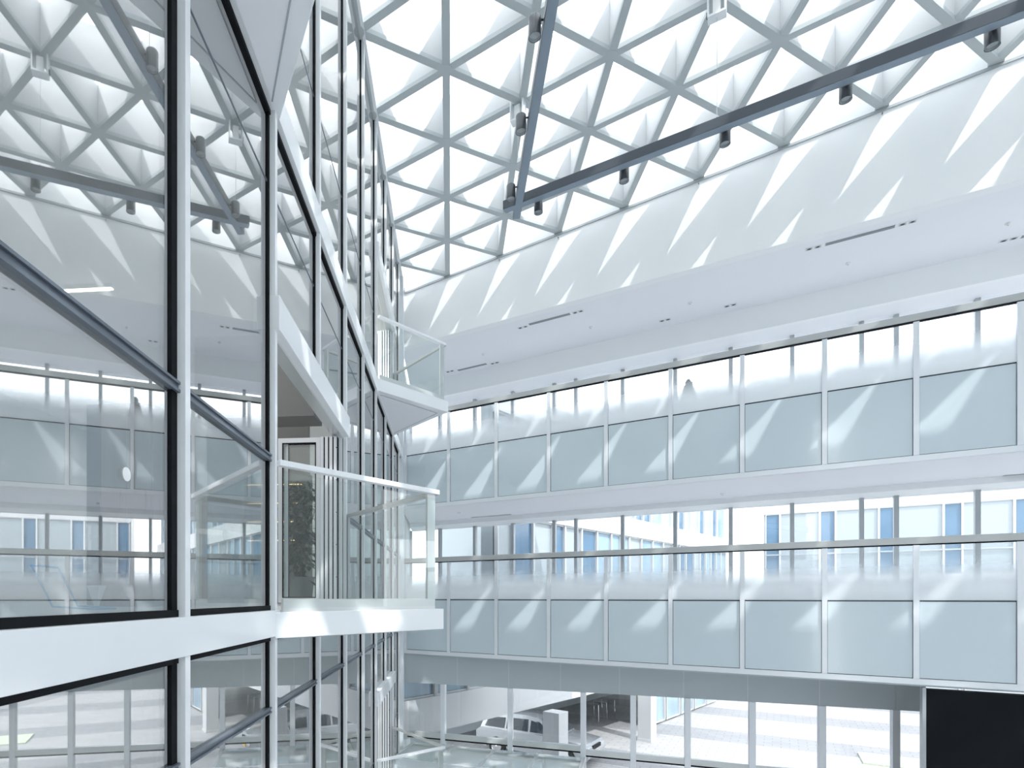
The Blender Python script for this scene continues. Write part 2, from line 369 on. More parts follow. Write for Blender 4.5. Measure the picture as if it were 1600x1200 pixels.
# ================================================================== BALCONIES
def balcony(ya, yb, yc, xb, f, th, label, far=False):
    A, B, Cc = V((FX + .06, ya, f)), V((xb, yb, f)), V((FX + .06, yc, f))
    r = empty('balcony', (FX + .3, yb, f - th)); tag(r, label, 'balcony', 'triangular glass balconies')
    dA = (B - A).normalized(); dC = (Cc - B).normalized()
    nA = V((dA.y, -dA.x, 0)); nC = V((dC.y, -dC.x, 0))
    ex = .05
    tipx = B + (nA + nC).normalized() * (ex / max(.3, math.cos(nA.angle(nC) / 2)))
    MB().prism([V((FX + .06, ya - .07, f - th)), V((tipx.x, tipx.y, f - th)), V((FX + .06, yc + .07, f - th))], (0, 0, th)).build('slab', M['white_metal'], r, bevel=.005)
    inset = [A + V((.0, .12, -th - .012)), B + V((-.16, 0, -th - .012)), Cc + V((.0, -.12, -th - .012))]
    MB().prism(inset, (0, 0, .012)).build('soffit_panel', M['soffit'], r)
    for P, Q in ((inset[0], inset[1]), (inset[1], inset[2])): MB().bar(P - Z3 * .001, Q - Z3 * .001, .012, .006).build('soffit_joint', M['grey_metal'], r)
    H = 1.15
    for P, Q, nn in ((A, B, nA), (B, Cc, nC)):
        MB().bar(P + V((0, 0, H)), Q + V((0, 0, H)), .065, .045).build('handrail', M['bandrail'] if nn is nC else M['white_metal'], r, bevel=.004)
        a = P + (Q - P).normalized() * .05; b = Q - (Q - P).normalized() * .03
        MB().bar(a + V((0, 0, .56)), b + V((0, 0, .56)), .014, 1.06).build('glass_panel', M['clear'], r)
        MB().bar(a + V((0, 0, .05)) - nn * .02, b + V((0, 0, .05)) - nn * .02, .03, .10).build('base_channel', M['rail'], r)
    MB().box(B, (B - A).normalized(), Z3, nA, (-.13, -.02), (.0, H - .02), (-.035, -.012)).build('corner_post', M['rail'], r)
    MB().box(B, (Cc - B).normalized(), Z3, nC, (.02, .13), (.0, H - .02), (-.035, -.012)).build('corner_post', M['grey_metal'], r)
    MB().box(Cc, (Cc - B).normalized(), Z3, nC, (-.07, .0), (.0, H - .02), (-.03, .0)).build('wall_post', M['grey_metal'], r)
    return r
balcony(4.40, 5.80, 7.40, -.15, -.115, .2, 'nearest glass balcony, beside the open folding door and plant')
balcony(1.37, 2.87, 4.37, -.52, 3.96, .25, 'balcony overhead, seen only as a grey-white soffit at the top')
balcony(10.55, 11.85, 13.35, -.15, 3.96, .22, 'far upper glass balcony with a white triangular underside')
balcony(10.45, 11.5, 13.15, -.16, -4.1, .2, 'lowest glass balcony, bottom of the view beside the entrance glass')
# ================================================================== FOLDING DOOR
def folding_door(y, f, label):
    t = empty('folding_door', (FX - .5, y, f)); tag(t, label, 'door', 'folding glass doors')
    def leaf(y0, x0, x1, hz):
        o = MB()
        fw = .055
        o.wbox((x0, x0 + fw), (y0 - .025, y0 + .025), (f + .03, f + hz)); o.wbox((x1 - fw, x1), (y0 - .025, y0 + .025), (f + .03, f + hz))
        o.wbox((x0 + fw, x1 - fw), (y0 - .025, y0 + .025), (f + .03, f + .09)); o.wbox((x0 + fw, x1 - fw), (y0 - .025, y0 + .025), (f + hz - .06, f + hz))
        l = o.build('leaf_frame', M['cap'], t)
        MB().wbox((x0 + fw, x1 - fw), (y0 - .006, y0 + .006), (f + .09, f + hz - .06)).build('glass', M['clear'], l)
        g = MB(); e = .012
        for xa, xb, za, zb in ((x0 + fw, x0 + fw + e, .09, hz - .06), (x1 - fw - e, x1 - fw, .09, hz - .06), (x0 + fw, x1 - fw, .09, .09 + e), (x0 + fw, x1 - fw, hz - .06 - e, hz - .06)):
            g.wbox((xa, xb), (y0 - .03, y0 - .02), (f + za, f + zb))
        g.build('gasket', M['gasket'], l)
        return l
    leaf(y - .06, FX - .78, FX - .24, 2.09); leaf(y + .0, FX - .72, FX - .18, 2.09)
    for i in range(4):
        x = FX - .23 + i * .055
        MB().wbox((x, x + .038), (y - .12, y + .0), (f + .03, f + 2.09)).build('stacked_leaf', M['cap'], t)
        MB().wbox((x + .038, x + .044), (y - .11, y - .01), (f + .03, f + 2.09)).build('gasket', M['gasket'], t)
    for z in (.35, .75, 1.15, 1.55, 1.95): MB().tube((FX - .03, y - .125, f + z), (FX - .03, y - .118, f + z), .006, seg=8).build('hinge_bolt', M['dark_bar'], t)
    return t
folding_door(7.24, -.1, 'open folding glass door stacked at the plant beside the nearest balcony')
d2 = folding_door(13.24, 3.95, 'open folding door behind the far upper balcony')
d3 = folding_door(13.24, -4.1, 'open folding door behind the lowest balcony')
# ================================================================== POTTED PLANT
pl = empty('potted_plant', (-2.12, 8.0, -.1)); tag(pl, 'tall dark-leaved plant in a grey pot behind the folding door', 'plant')
MB().lathe((-2.12, 8.0, -.1), [(0, 0), (.15, 0), (.20, .36), (.215, .38), (.185, .38), (.18, .34)], 24).build('planter', M['pot'], pl, smooth=True)
MB().lathe((-2.12, 8.0, -.1), [(0, .335), (.182, .335)], 24).build('soil', M['soil'], pl)
st = MB(); lf = MB(); R = random.Random(7)
for s in range(6):
    a = R.uniform(0, 6.28); p = V((-2.12 + .05 * math.cos(a), 8.0 + .05 * math.sin(a), .22)); q = p
    for k in range(9):
        nq = q + V((R.uniform(-.05, .05) + .012 * math.cos(a), R.uniform(-.05, .05) + .012 * math.sin(a), .155)); st.tube(q, nq, .009 - k * .0007, seg=6); 
        for j in range(8 if k > 1 else 2):
            an = R.uniform(0, 6.28); el = R.uniform(-.7, .35); d = V((math.cos(an) * math.cos(el), math.sin(an) * math.cos(el), math.sin(el))); ln = R.uniform(.07, .20)
            b = q.lerp(nq, R.random()) ; m0 = b + d * ln; st.tube(b, m0, .003, seg=4)
            w = d.cross(Z3).normalized() * R.uniform(.028, .05); ll = R.uniform(.09, .15); dd = (d + V((0, 0, -.6))).normalized()
            mid = m0 + dd * ll * .45; tip = m0 + dd * ll; i = len(lf.v)
            lf.v += [m0, mid + w + V((0, 0, .008)), tip, mid - w + V((0, 0, .008)), mid - V((0, 0, .006))]
            lf.f += [(i, i + 1, i + 4), (i + 1, i + 2, i + 4), (i + 2, i + 3, i + 4), (i + 3, i, i + 4)]
        q = nq
st.build('stems', M['stem'], pl); lf.build('foliage', M['leaf'], pl)
# ================================================================== THINGS IN THE ROOMS
sh = empty('bookshelf', (-2.6, 9.35, -.1)); tag(sh, 'dark shelf with amber light strips behind the potted plant', 'shelf')
b = MB(); b.wbox((-3.4, -3.36), (9.2, 9.5), (-.1, 2.0)); b.wbox((-2.35, -2.31), (9.2, 9.5), (-.1, 2.0)); b.wbox((-3.4, -2.31), (9.48, 9.5), (-.1, 2.0)); b.build('carcass', M['books'], sh)
for z in (.2, .55, .9, 1.2, 1.5, 1.8):
    q = MB().wbox((-3.36, -2.35), (9.2, 9.48), (z, z + .03)).build('shelf_board', M['books'], sh)
    if .8 < z: MB().wbox((-3.3, -2.4), (9.19, 9.198), (z + .008, z + .02)).build('light_strip', M['led'], q)

cbp, cbq = cw((134 - CX) / F * 6.1, 6.1), cw((243 - CX) / F * 6.1, 6.1)
cb = empty('tall_cupboard', ((cbp.x + cbq.x) / 2, cbp.y + .2, -.1)); tag(cb, 'tall grey-brown wooden cupboard behind the nearest left pane', 'cupboard')
MB().wbox((cbp.x, cbq.x), (cbp.y + .02, cbp.y + .45), (-.1, 2.02)).build('body', M['wood'], cb)
for a_, b_ in ((cbp.x + .17, (cbp.x + .17 + cbq.x) / 2 - .004), ((cbp.x + .17 + cbq.x) / 2 + .004, cbq.x - .01)):
    dd_ = MB().wbox((a_, b_), (cbp.y, cbp.y + .02), (-.02, 2.0)).build('door', M['wood'], cb)
    MB().tube((b_ - .05, cbp.y - .02, .9), (b_ - .05, cbp.y - .02, 1.1), .006, seg=8).build('handle', M['dark_bar'], dd_)
MB().wbox((cbp.x + .01, cbp.x + .16), (cbp.y, cbp.y + .02), (-.02, 2.0)).build('side_panel', M['dark_bar'], cb)
def linear(x0, x1, y, z, label):
    t = empty('linear_light', ((x0 + x1) / 2, y, z)); tag(t, label, 'light', 'linear lights in the glass building')
    MB().wbox((x0, x1), (y - .03, y + .03), (z + .015, z + .061)).build('housing', M['plastic'], t)
    MB().wbox((x0 + .01, x1 - .01), (y - .022, y + .022), (z, z + .015)).build('diffuser', M['lamp'], t)
pa, pb = hor(95, 451, 3.58), hor(182, 457, 3.58)
linear(pa.x, pb.x, (pa.y + pb.y) / 2, 3.58, 'lit linear ceiling light behind the nearest left pane')
linear(-3.9, -3.1, 3.3, 3.58, 'lit linear ceiling light at the far left edge')
linear(-3.9, -3.1, 9.0, 3.58, 'short linear ceiling light deeper in the room')
for x, y, z, w_, h_, pw_ in ((-4.6, 3.3, 3.5, 5.5, 12.2, 170), (-4.6, 13.2, 3.5, 5.5, 5.5, 110), (-4.6, 5, 8.3, 5.5, 19, 650), (-4.6, 5, -.45, 5.5, 19, 380)):  # added fill lamps, ceiling-sized, to brighten the dark rooms; not actual fittings
    al_ = bpy.data.lights.new('office_fill', 'AREA'); al_.shape = 'RECTANGLE'; al_.size = w_; al_.size_y = h_; al_.energy = pw_; al_.color = (1, .98, .95)
    ao = bpy.data.objects.new('office_fill', al_); C.objects.link(ao); ao.location = (x, y, z + ZC)
p = onfac(197, 741)
tag(MB().tube(p + V((.001, 0, 0)), p + V((.004, 0, 0)), .03, seg=28).build('round_sticker', M['sticker']), 'round white sticker on the nearest left glass pane', 'sticker')
# white conical stool and blue tubular chair just behind the glass
p = cw((151 - CX) / F * 5.0, 5.0, -.1)
t = empty('cone_stand', p); tag(t, 'small white upside-down cone standing behind the nearest left glass', 'stand')
MB().lathe(p, [(0, 0), (.012, 0), (.075, .19), (.075, .20), (0, .20)], 4).build('cone', M['sticker'], t)
MB().lathe(p, [(0, 0), (.04, 0), (.04, .006), (0, .006)], 16).build('foot', M['plastic'], t)
Q = lambda x, y, Z: cw((x - CX) / F * Z, Z, (HY - y) / F * Z)
t = empty('tube_frame', cw((90 - CX) / F * 4.4, 4.4, -.1)); tag(t, 'bent light-blue tube frame on the floor behind the nearest left glass', 'frame')
def tubes(pts, nm):
    b = MB()
    for a, q in zip(pts[:-1], pts[1:]): b.tube(a, q, .008, seg=8)
    return b.build(nm, M['bluetube'], t, smooth=True)
e = ORG[t.name]
for dy in (0, .3):
    k_ = V((-.02, dy, .0))
    tubes([e + k_ + V((-.19, 0, .34)), e + k_ + V((-.02, .0, .03)), e + k_ + V((.30, .0, .012))], 'side_tube')
tubes([e + V((.28, 0, .012)), e + V((.28, .3, .012))], 'cross_tube'); tubes([e + V((-.21, 0, .34)), e + V((-.21, .3, .34))], 'top_tube')
# ================================================================== LIGHTING TRACKS AND SPOTS
BZ, BH, BW = 6.79, .15, .13
bd = U.copy()
bx0 = hor(790, 329, BZ)                       # end of the long bar near the crossing
cross = hor(810, 322, BZ)
trB = empty('lighting_track', cross + V((2, -1, 0))); tag(trB, 'long graphite lighting track rising to the upper right corner', 'lighting track', 'graphite lighting tracks')
a = cross - bd * .26; L2 = 10.2
MB().box(a, bd, N, Z3, (0, L2), (-BW / 2, BW / 2), (0, BH)).build('channel', M['track'], trB, bevel=.004)
MB().box(a, bd, N, Z3, (.01, L2), (-BW / 2 + .006, BW / 2 - .006), (-.008, .002)).build('cover', M['tcover'], trB)
trA = empty('lighting_track', cross + V((0, -2, 0))); tag(trA, 'graphite lighting track running from the top edge to the crossing', 'lighting track', 'graphite lighting tracks')
a = V((cross.x, cross.y, BZ - .004))
MB().wbox((a.x - BW / 2, a.x + BW / 2), (a.y - 8.2, a.y + .34), (BZ - .004, BZ + BH - .01)).build('channel', M['track'], trA, bevel=.004)
MB().wbox((a.x - BW / 2 + .006, a.x + BW / 2 - .006), (a.y - 8.2, a.y + .33), (BZ - .012, BZ - .003)).build('cover', M['tcover'], trA)
def wire(tr, p, ztop):
    MB().tube((p.x, p.y, BZ + BH), (p.x, p.y, ztop), .0035, seg=6).build('suspension_wire', M['wire'], tr)
    MB().lathe((p.x, p.y, BZ + BH - .01), [(.022, 0), (.022, .03), (.008, .055), (0, .055)], 10).build('wire_clamp', M['dark_bar'], tr)
def bracket(p, label):
    t = empty('ceiling_bracket', p); tag(t, label, 'bracket', 'white brackets under the roof fins')
    z0, z1 = p.z - .30, p.z + .02
    b = MB()
    for sx in (-.11, .11): b.box(p, U, N, Z3, (sx - .012, sx + .012), (-.075, .075), (-.30, .02))
    b.build('side_plates', M['white_metal'], t)
    MB().box(p, U, N, Z3, (-.12, .12), (-.075, .075), (-.325, -.295)).build('base_plate', M['white_metal'], t)
    MB().box(p, U, N, Z3, (-.05, .05), (-.05, .05), (-.295, -.06)).build('hoist_box', M['plastic'], t)
    MB().box(p, U, N, Z3, (-.135, -.12), (-.03, .03), (-.27, -.21)).build('latch', M['dark_bar'], t)
for c, r, tr, lab in ((4, -1, 'B', 'white wire bracket at the top centre, above the long track'), (2, 1, 'A', 'white bracket beside the middle spotlight of the short track'), (7, -4, 'B', 'white bracket out past the upper right corner'), (2, -3, 'A', 'white bracket above the top edge over the short track')):
    v = rp(c, r)
    if tr == 'B':
        t = (v - cross).dot(U); q = cross + U * t
    else: q = V((cross.x, v.y, 0))
    q = V((q.x, q.y, v.z - .0)); bracket(q, lab); wire(trB if tr == 'B' else trA, q, v.z - .31)
def spotlight(pos, side, label):     # pos: on the track axis; side: unit vector from track to spot
    p = V(pos) + side * .165; p.z = BZ - .015
    t = empty('spotlight', p); tag(t, label, 'spotlight', 'graphite cylinder spotlights')
    r = .074
    MB().lathe(p, [(r - .010, -.115), (r, -.118), (r, .105), (r - .008, .118), (0, .118)], 28).build('housing', M['spot'], t, smooth=True)
    MB().lathe(p, [(r - .010, -.115), (r - .016, -.085)], 28).build('baffle', M['grey_metal'], t, smooth=True)
    MB().lathe(p, [(r - .014, -.086), (.03, -.078), (0, -.074)], 28).build('lens', M['lens'], t, smooth=True)
    MB().tube(p + V((0, 0, .085)) - side * (r - .004), p + V((0, 0, .085)) - side * .10, .012, seg=10).build('arm', M['dark_bar'], t)
spx = [(830, 'spotlight on the long track, nearest the crossing'), (964, 'second spotlight from the crossing on the long track'), (1123, 'third spotlight from the crossing on the long track'), (1312, 'fourth spotlight from the crossing on the long track'), (1545, 'spotlight near the upper right corner on the long track')]
for i, (x, lab) in enumerate(spx):
    spotlight(cross + U * (.30 + 1.415 * i), N, lab)
for i, lab in enumerate(['spotlight hanging left of the track crossing', 'middle spotlight of the short track, below the white bracket', 'spotlight at the top edge left of the short track']):
    spotlight(V((cross.x, cross.y - .38 - 1.42 * i, 0)), V((-1, 0, 0)), lab)
# ================================================================== SOFFIT FITTINGS
def twin(p, label, grp='twin downlights in the upper soffit'):
    t = empty('downlight', p); tag(t, label, 'downlight', grp)
    MB().box(p, U, N, Z3, (-.14, .14), (-.055, .055), (-.008, .0)).build('frame', M['plastic'], t)
    for s in (-.07, .07):
        MB().box(p, U, N, Z3, (s - .05, s + .05), (-.04, .04), (-.010, -.008)).build('recess', M['grey_metal'], t)
        MB().lathe(p + U * s + V((0, 0, -.011)), [(0, 0), (.03, 0), (.034, .002)], 14).build('lamp', M['dark_bar'], t)
names = ['left of the nearest air slot', 'right of the nearest air slot', 'at the left end of the middle air slot', 'at the right end of the middle air slot', 'left of the farthest air slot', 'right of the farthest air slot', 'near the back edge below the middle slot', 'alone near the back edge in mid soffit', 'beside the right frame edge']
for (x, y), nm in zip([(1271, 387), (1418, 348), (817, 511), (903, 487), (703, 580), (773, 567), (1039, 500), (1141, 477), (1576, 374)], names):
    twin(hor(x, y, 6.98), 'twin white downlight %s in the upper soffit' % nm)
def slot(x0, y0, x1, y1, z, label):
    a, b = hor(x0, y0, z), hor(x1, y1, z); n0 = ((a + b) / 2 - CO).dot(N); u0, u1 = (a - CO).dot(U), (b - CO).dot(U)
    t = empty('air_slot', wp((u0 + u1) / 2, n0, z)); tag(t, label, 'air vent', 'linear air slots in the upper soffit')
    MB().ubox((u0, u1), (n0 - .055, n0 + .055), (z - .004, z)).build('slot_face', M['slot'], t)
    for dn in (-.065, .055): MB().ubox((u0 - .01, u1 + .01), (n0 + dn, n0 + dn + .01), (z - .008, z)).build('frame', M['plastic'], t)
    MB().ubox((u0, u1), (n0 - .006, n0 + .006), (z - .012, z - .004)).build('blade', M['grey_metal'], t)
slot(1290, 381, 1398, 354, 6.98, 'dark linear air slot nearest the camera in the upper soffit')
slot(826, 506, 891, 491, 6.98, 'middle linear air slot in the upper soffit')
slot(713, 577, 762, 570, 6.98, 'farthest faint air slot beside the upper balcony')
slot(1596, 370, 1660, 355, 6.98, 'linear air slot cut by the right edge')
def head(p, label, nm='smoke_detector', cat='detector'):
    t = empty(nm, p); tag(t, label, cat, 'ceiling detectors under the soffits')
    MB().lathe(p, [(0, -.035), (.025, -.035), (.045, -.015), (.05, 0)], 16).build('body', M['plastic'], t, smooth=True)
    MB().lathe(p, [(0, -.042), (.01, -.042), (.012, -.035)], 10).build('sensor', M['grey_metal'], t)
for x, y, z, l in ((1575, 349, 6.98, 'small white detector near the right edge of the upper soffit'), (1325, 411, 6.98, 'small white detector under the nearest air slot'), (1078, 473, 6.98, 'small white detector near mid upper soffit'), (923, 511, 6.98, 'small white detector right of the middle air slot'), (755, 553, 6.98, 'small white detector above the farthest air slot'),
                   (717, 801, 2.43, 'round detector below the upper band, right of the near balcony'), (1129, 771, 2.43, 'round detector in the lower soffit at mid picture')):
    head(hor(x, y, z), l)
for x0, y0, x1, y1, l in ((735, 808, 800, 804, 'thin air slot in the lower soffit near the balcony'), (1570, 742, 1640, 738, 'thin air slot in the lower soffit at the right edge')):
    slot(x0, y0, x1, y1, 2.43, l)
for i, c in enumerate((2, 3, 5, 7)):
    q = rp(c, 9 - c); q = q - N * .02 + V((0, 0, -.13)); t = empty('wire_anchor', q); tag(t, ['small wire anchor high on the wall nearest the glass facade', 'small wire anchor on the wall below the crossing', 'small wire anchor on the wall under the third spotlight', 'small wire anchor on the wall nearest the right'][i], 'anchor', 'wire anchors at the top of the wall')
    MB().box(q, U, N, Z3, (-.02, .02), (0, .02), (-.02, .02)).build('plate', M['cap'], t); MB().tube(q, q - N * .04, .008, seg=8).build('eye', M['dark_bar'], t)
# ================================================================== GROUND-FLOOR GLAZING AND BLACK SCREEN
TH2 = math.atan((CX + 1713) / F) + TH
W2 = V((-math.sin(TH2), math.cos(TH2), 0)); U2 = -W2; N2 = V((math.cos(TH2), math.sin(TH2), 0)); P0 = 15.27
def g2(x, y=1100): d = ray(x, y); return d * (P0 / d.dot(N2))
def s2(x): return g2(x).dot(U2)
O2 = N2 * P0
sL, sR = s2(628), s2(1446)
structure(MB().box(O2, U2, N2, Z3, (sL, sR), (-.02, .15), (-2.38, -1.58)).build('wall_fascia', M['fascia']))
for i, x in enumerate((715, 795, 876, 968, 1068, 1168, 1280, 1400)):
    structure(MB().box(O2, U2, N2, Z3, (s2(x) - .006, s2(x) + .006), (-.026, -.02), (-2.38, -1.58)).build('trim_%d' % (3 + i), M['rail']))
win = empty('window_4', O2 + V((3, 0, -6.3))); structure(win)
mx = [693, 798, 912, 990, 1075, 1176, 1285, 1400]
for x in mx: MB().box(O2, U2, N2, Z3, (s2(x) - .075, s2(x) + .055), (-.06, .1), (-6.3, -2.38)).build('mullion', M['cap'], win, bevel=.004)
ed = [sL] + [s2(x) for x in mx] + [sR]
for a, b in zip(ed[:-1], ed[1:]):
    MB().box(O2, U2, N2, Z3, (a + .06, b - .06), (.02, .03), (-6.3, -2.38)).build('pane', M['winglass'], win)
    zt_ = -3.72 if b <= s2(912) + .01 else -3.80
    MB().box(O2, U2, N2, Z3, (a + .02, b - .02), (-.04, .07), (zt_ - .14, zt_)).build('transom', M['rail'], win)
    MB().box(O2, U2, N2, Z3, (a + .02, b - .02), (-.03, .04), (zt_ - .18, zt_ - .14)).build('gasket', M['gasket'], win)
structure(MB().box(O2, U2, N2, Z3, (sL - .9, sL + .02), (-.3, .2), (-6.3, -1.6)).build('wall_corner', M['white_metal']))
# glass lobby roof seen from above
lb = empty('entrance_canopy', O2 + V((0, -1, -4.0))); tag(lb, 'pale glass canopy roof over the entrance at the bottom edge', 'canopy')
a0, a1 = s2(650), s2(912)
MB().box(O2, U2, N2, Z3, (a0, a1), (-1.9, -.08), (-4.02, -4.0)).build('glass_roof', glass('canopy_glass', (.75, .85, .84), 1.6, .08, .02, .45), lb)
for i in range(5):
    t = a0 + (a1 - a0) * i / 4; MB().box(O2, U2, N2, Z3, (t - .04, t + .04), (-1.9, -.08), (-4.12, -3.99)).build('rafter', M['rail'], lb)
MB().box(O2, U2, N2, Z3, (a0, a1 + .06), (-1.98, -1.88), (-4.16, -3.97)).build('edge_beam', M['cap'], lb)
for t in (a0 + .05, a1): MB().box(O2, U2, N2, Z3, (t - .05, t + .05), (-1.96, -1.86), (-6.3, -4.1)).build('post', M['cap'], lb)
uS = uv(onwall(1441, 1100, .1))[0]
sc = empty('display_screen', wp(uS + 2, .3, -6.2)); tag(sc, 'large black wall panel at the lower right under the band', 'screen')
MB().ubox((uS + .05, 19), (.10, .30), (-6.2, -1.65)).build('panel', M['black'], sc)
MB().ubox((uS, uS + .05), (.08, .32), (-6.25, -1.62)).build('edge_frame', M['grey_metal'], sc)
# ================================================================== OUTSIDE
structure(MB().wbox((-60, 110), (-20, 150), (-6.6, -6.5)).build('floor_earth', M['lawn']))
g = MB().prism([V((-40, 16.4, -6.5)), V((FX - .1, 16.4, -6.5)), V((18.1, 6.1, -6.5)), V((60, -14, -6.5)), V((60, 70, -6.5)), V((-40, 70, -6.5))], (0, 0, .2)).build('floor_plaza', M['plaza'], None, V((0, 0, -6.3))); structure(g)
def window_unit(b, o, ax, nz, x0, x1, z0, z1, m):
    f = MB(); fw = .05
    f.box(o, ax, nz, Z3, (x0, x0 + fw), (-.10, .05), (z0, z1)); f.box(o, ax, nz, Z3, (x1 - fw, x1), (-.10, .05), (z0, z1))
    f.box(o, ax, nz, Z3, (x0, x1), (-.06, .05), (z0, z0 + fw)); f.box(o, ax, nz, Z3, (x0, x1), (-.06, .05), (z1 - fw, z1))
    w = f.build('window', M['extwhite'], b)
    MB().box(o, ax, nz, Z3, (x0 + fw, x1 - fw), (.0, .04), (z0 + fw, z1 - fw)).build('pane', m, w)
# wing on the left, carried over the drive
ang = math.radians(45.3)
wd = cw(math.sin(ang), math.cos(ang)); wn = V((wd.y, -wd.x, 0)); wo = cw(.62, 16.9) - wd * 1.0
xs = max(0, 3.95 - (wo - CO).dot(N)) / wd.dot(N) + .35      # clear of the corridors from here on
wn = -wn                                            # points away from the plaza, into the wing
bw = empty('office_building', wo + wd * 10 + wn * 3 + V((0, 0, -6.3))); tag(bw, 'white wing with blue windows raised over the driveway, left behind the glass', 'building', 'buildings around the plaza')
Lw = 29.0
MB().box(wo, wd, wn, Z3, (xs + 4, Lw), (.1, 6), (-3.95, 6.9)).box(wo, wd, wn, Z3, (xs, xs + 4), (.1, .6), (-3.95, 6.9)).box(wo, wd, wn, Z3, (0, xs), (.1, .6), (-3.95, -1.75)).build('core_wall', M['extblind'], bw)
for z0, z1 in ((-3.95, -2.9), (-.35, .45), (2.75, 3.55), (6.2, 7.1)):
    MB().box(wo, wd, wn, Z3, (0 if z1 < -2 else xs, Lw), (-.15, .1), (z0, z1)).build('spandrel', M['extwhite'], bw)
R = random.Random(3)
for z0, z1 in ((-2.9, -.35), (.45, 2.75), (3.55, 6.2)):
    x = xs
    if z0 < -2:
        for i in range(3): window_unit(bw, wo, wd, wn, xs * i / 3 + .01, xs * (i + 1) / 3 - .01, z0, -1.75, M['extglass'])
    while x < Lw - 1.3:
        w_ = R.choice((.9, .9, 1.3)); window_unit(bw, wo, wd, wn, x, x + w_, z0, z1, R.choice((M['extglass'], M['extglass'], M['extblind'], M['extdark']))); x += w_
# recessed ground floor of the wing
MB().box(wo, wd, wn, Z3, (3, Lw), (5.6, 6), (-6.3, -3.95)).build('recessed_wall', M['fascia'], bw)
for i in range(9):
    window_unit(bw, wo, wd, wn, 9 + i * 2, 10.8 + i * 2, -6.2, -4.0, M['extglass']) if i > 3 else None
# opposite block
q0 = wp(-14, 31.5); bo = empty('office_building', wp(14, 33, -6.3)); tag(bo, 'long office block with dark blue window columns across the plaza', 'building', 'buildings around the plaza')
MB().box(q0, U, N, Z3, (22.2, 62), (.1, 6), (-6.3, 6.2)).build('core_wall', M['extwhite'], bo)
for z0, z1 in ((-2.6, -1.9), (1.0, 1.3), (5.4, 6.2)): MB().box(q0, U, N, Z3, (22.2, 62), (-.1, .1), (z0, z1)).build('spandrel', M['extwhite'], bo)
for z in (-.2, 2.7): MB().box(q0, U, N, Z3, (22.2, 62), (-.12, -.08), (z, z + .08)).build('sun_rail', M['grey_metal'], bo)
for z0, z1 in ((-1.9, 1.0), (1.3, 5.4)):
    x = 22.3; i = 0
    while x < 60:
        i += 1
        if i % 2: w_ = .8; m = M['extdark']
        else: w_ = 2.1; m = M['extblind']
        window_unit(bo, q0, U, N, x, x + w_, z0, z1, m); x += w_
for i in range(12): window_unit(bo, q0, U, N, 22.3 + i * 3.2, 25.3 + i * 3.2, -6.2, -2.6, M['extblind'])
# piers
for (x, y, w_, lab) in ((868, 1186, .62, 'white pier beside the parked car'), (1011, 1157, .58, 'white free-standing pier on the plaza')):
    p = hor(x, y, -6.3) if x > 900 else cw((868 - CX) / F * 20.2, 20.2, -6.3)
    t = empty('pier', p); tag(t, lab, 'column', 'white piers of the raised wing')
    MB().box(p, wd, wn, Z3, (-w_ / 2, w_ / 2), (-w_ / 2, w_ / 2), (0, 2.35 if x < 900 else 4.5)).build('shaft', M['extwhite'], t, bevel=.01)
    MB().box(p, wd, wn, Z3, (-w_ / 2 - .02, w_ / 2 + .02), (-w_ / 2 - .02, w_ / 2 + .02), (0, .12)).build('base', M['rail'], t)
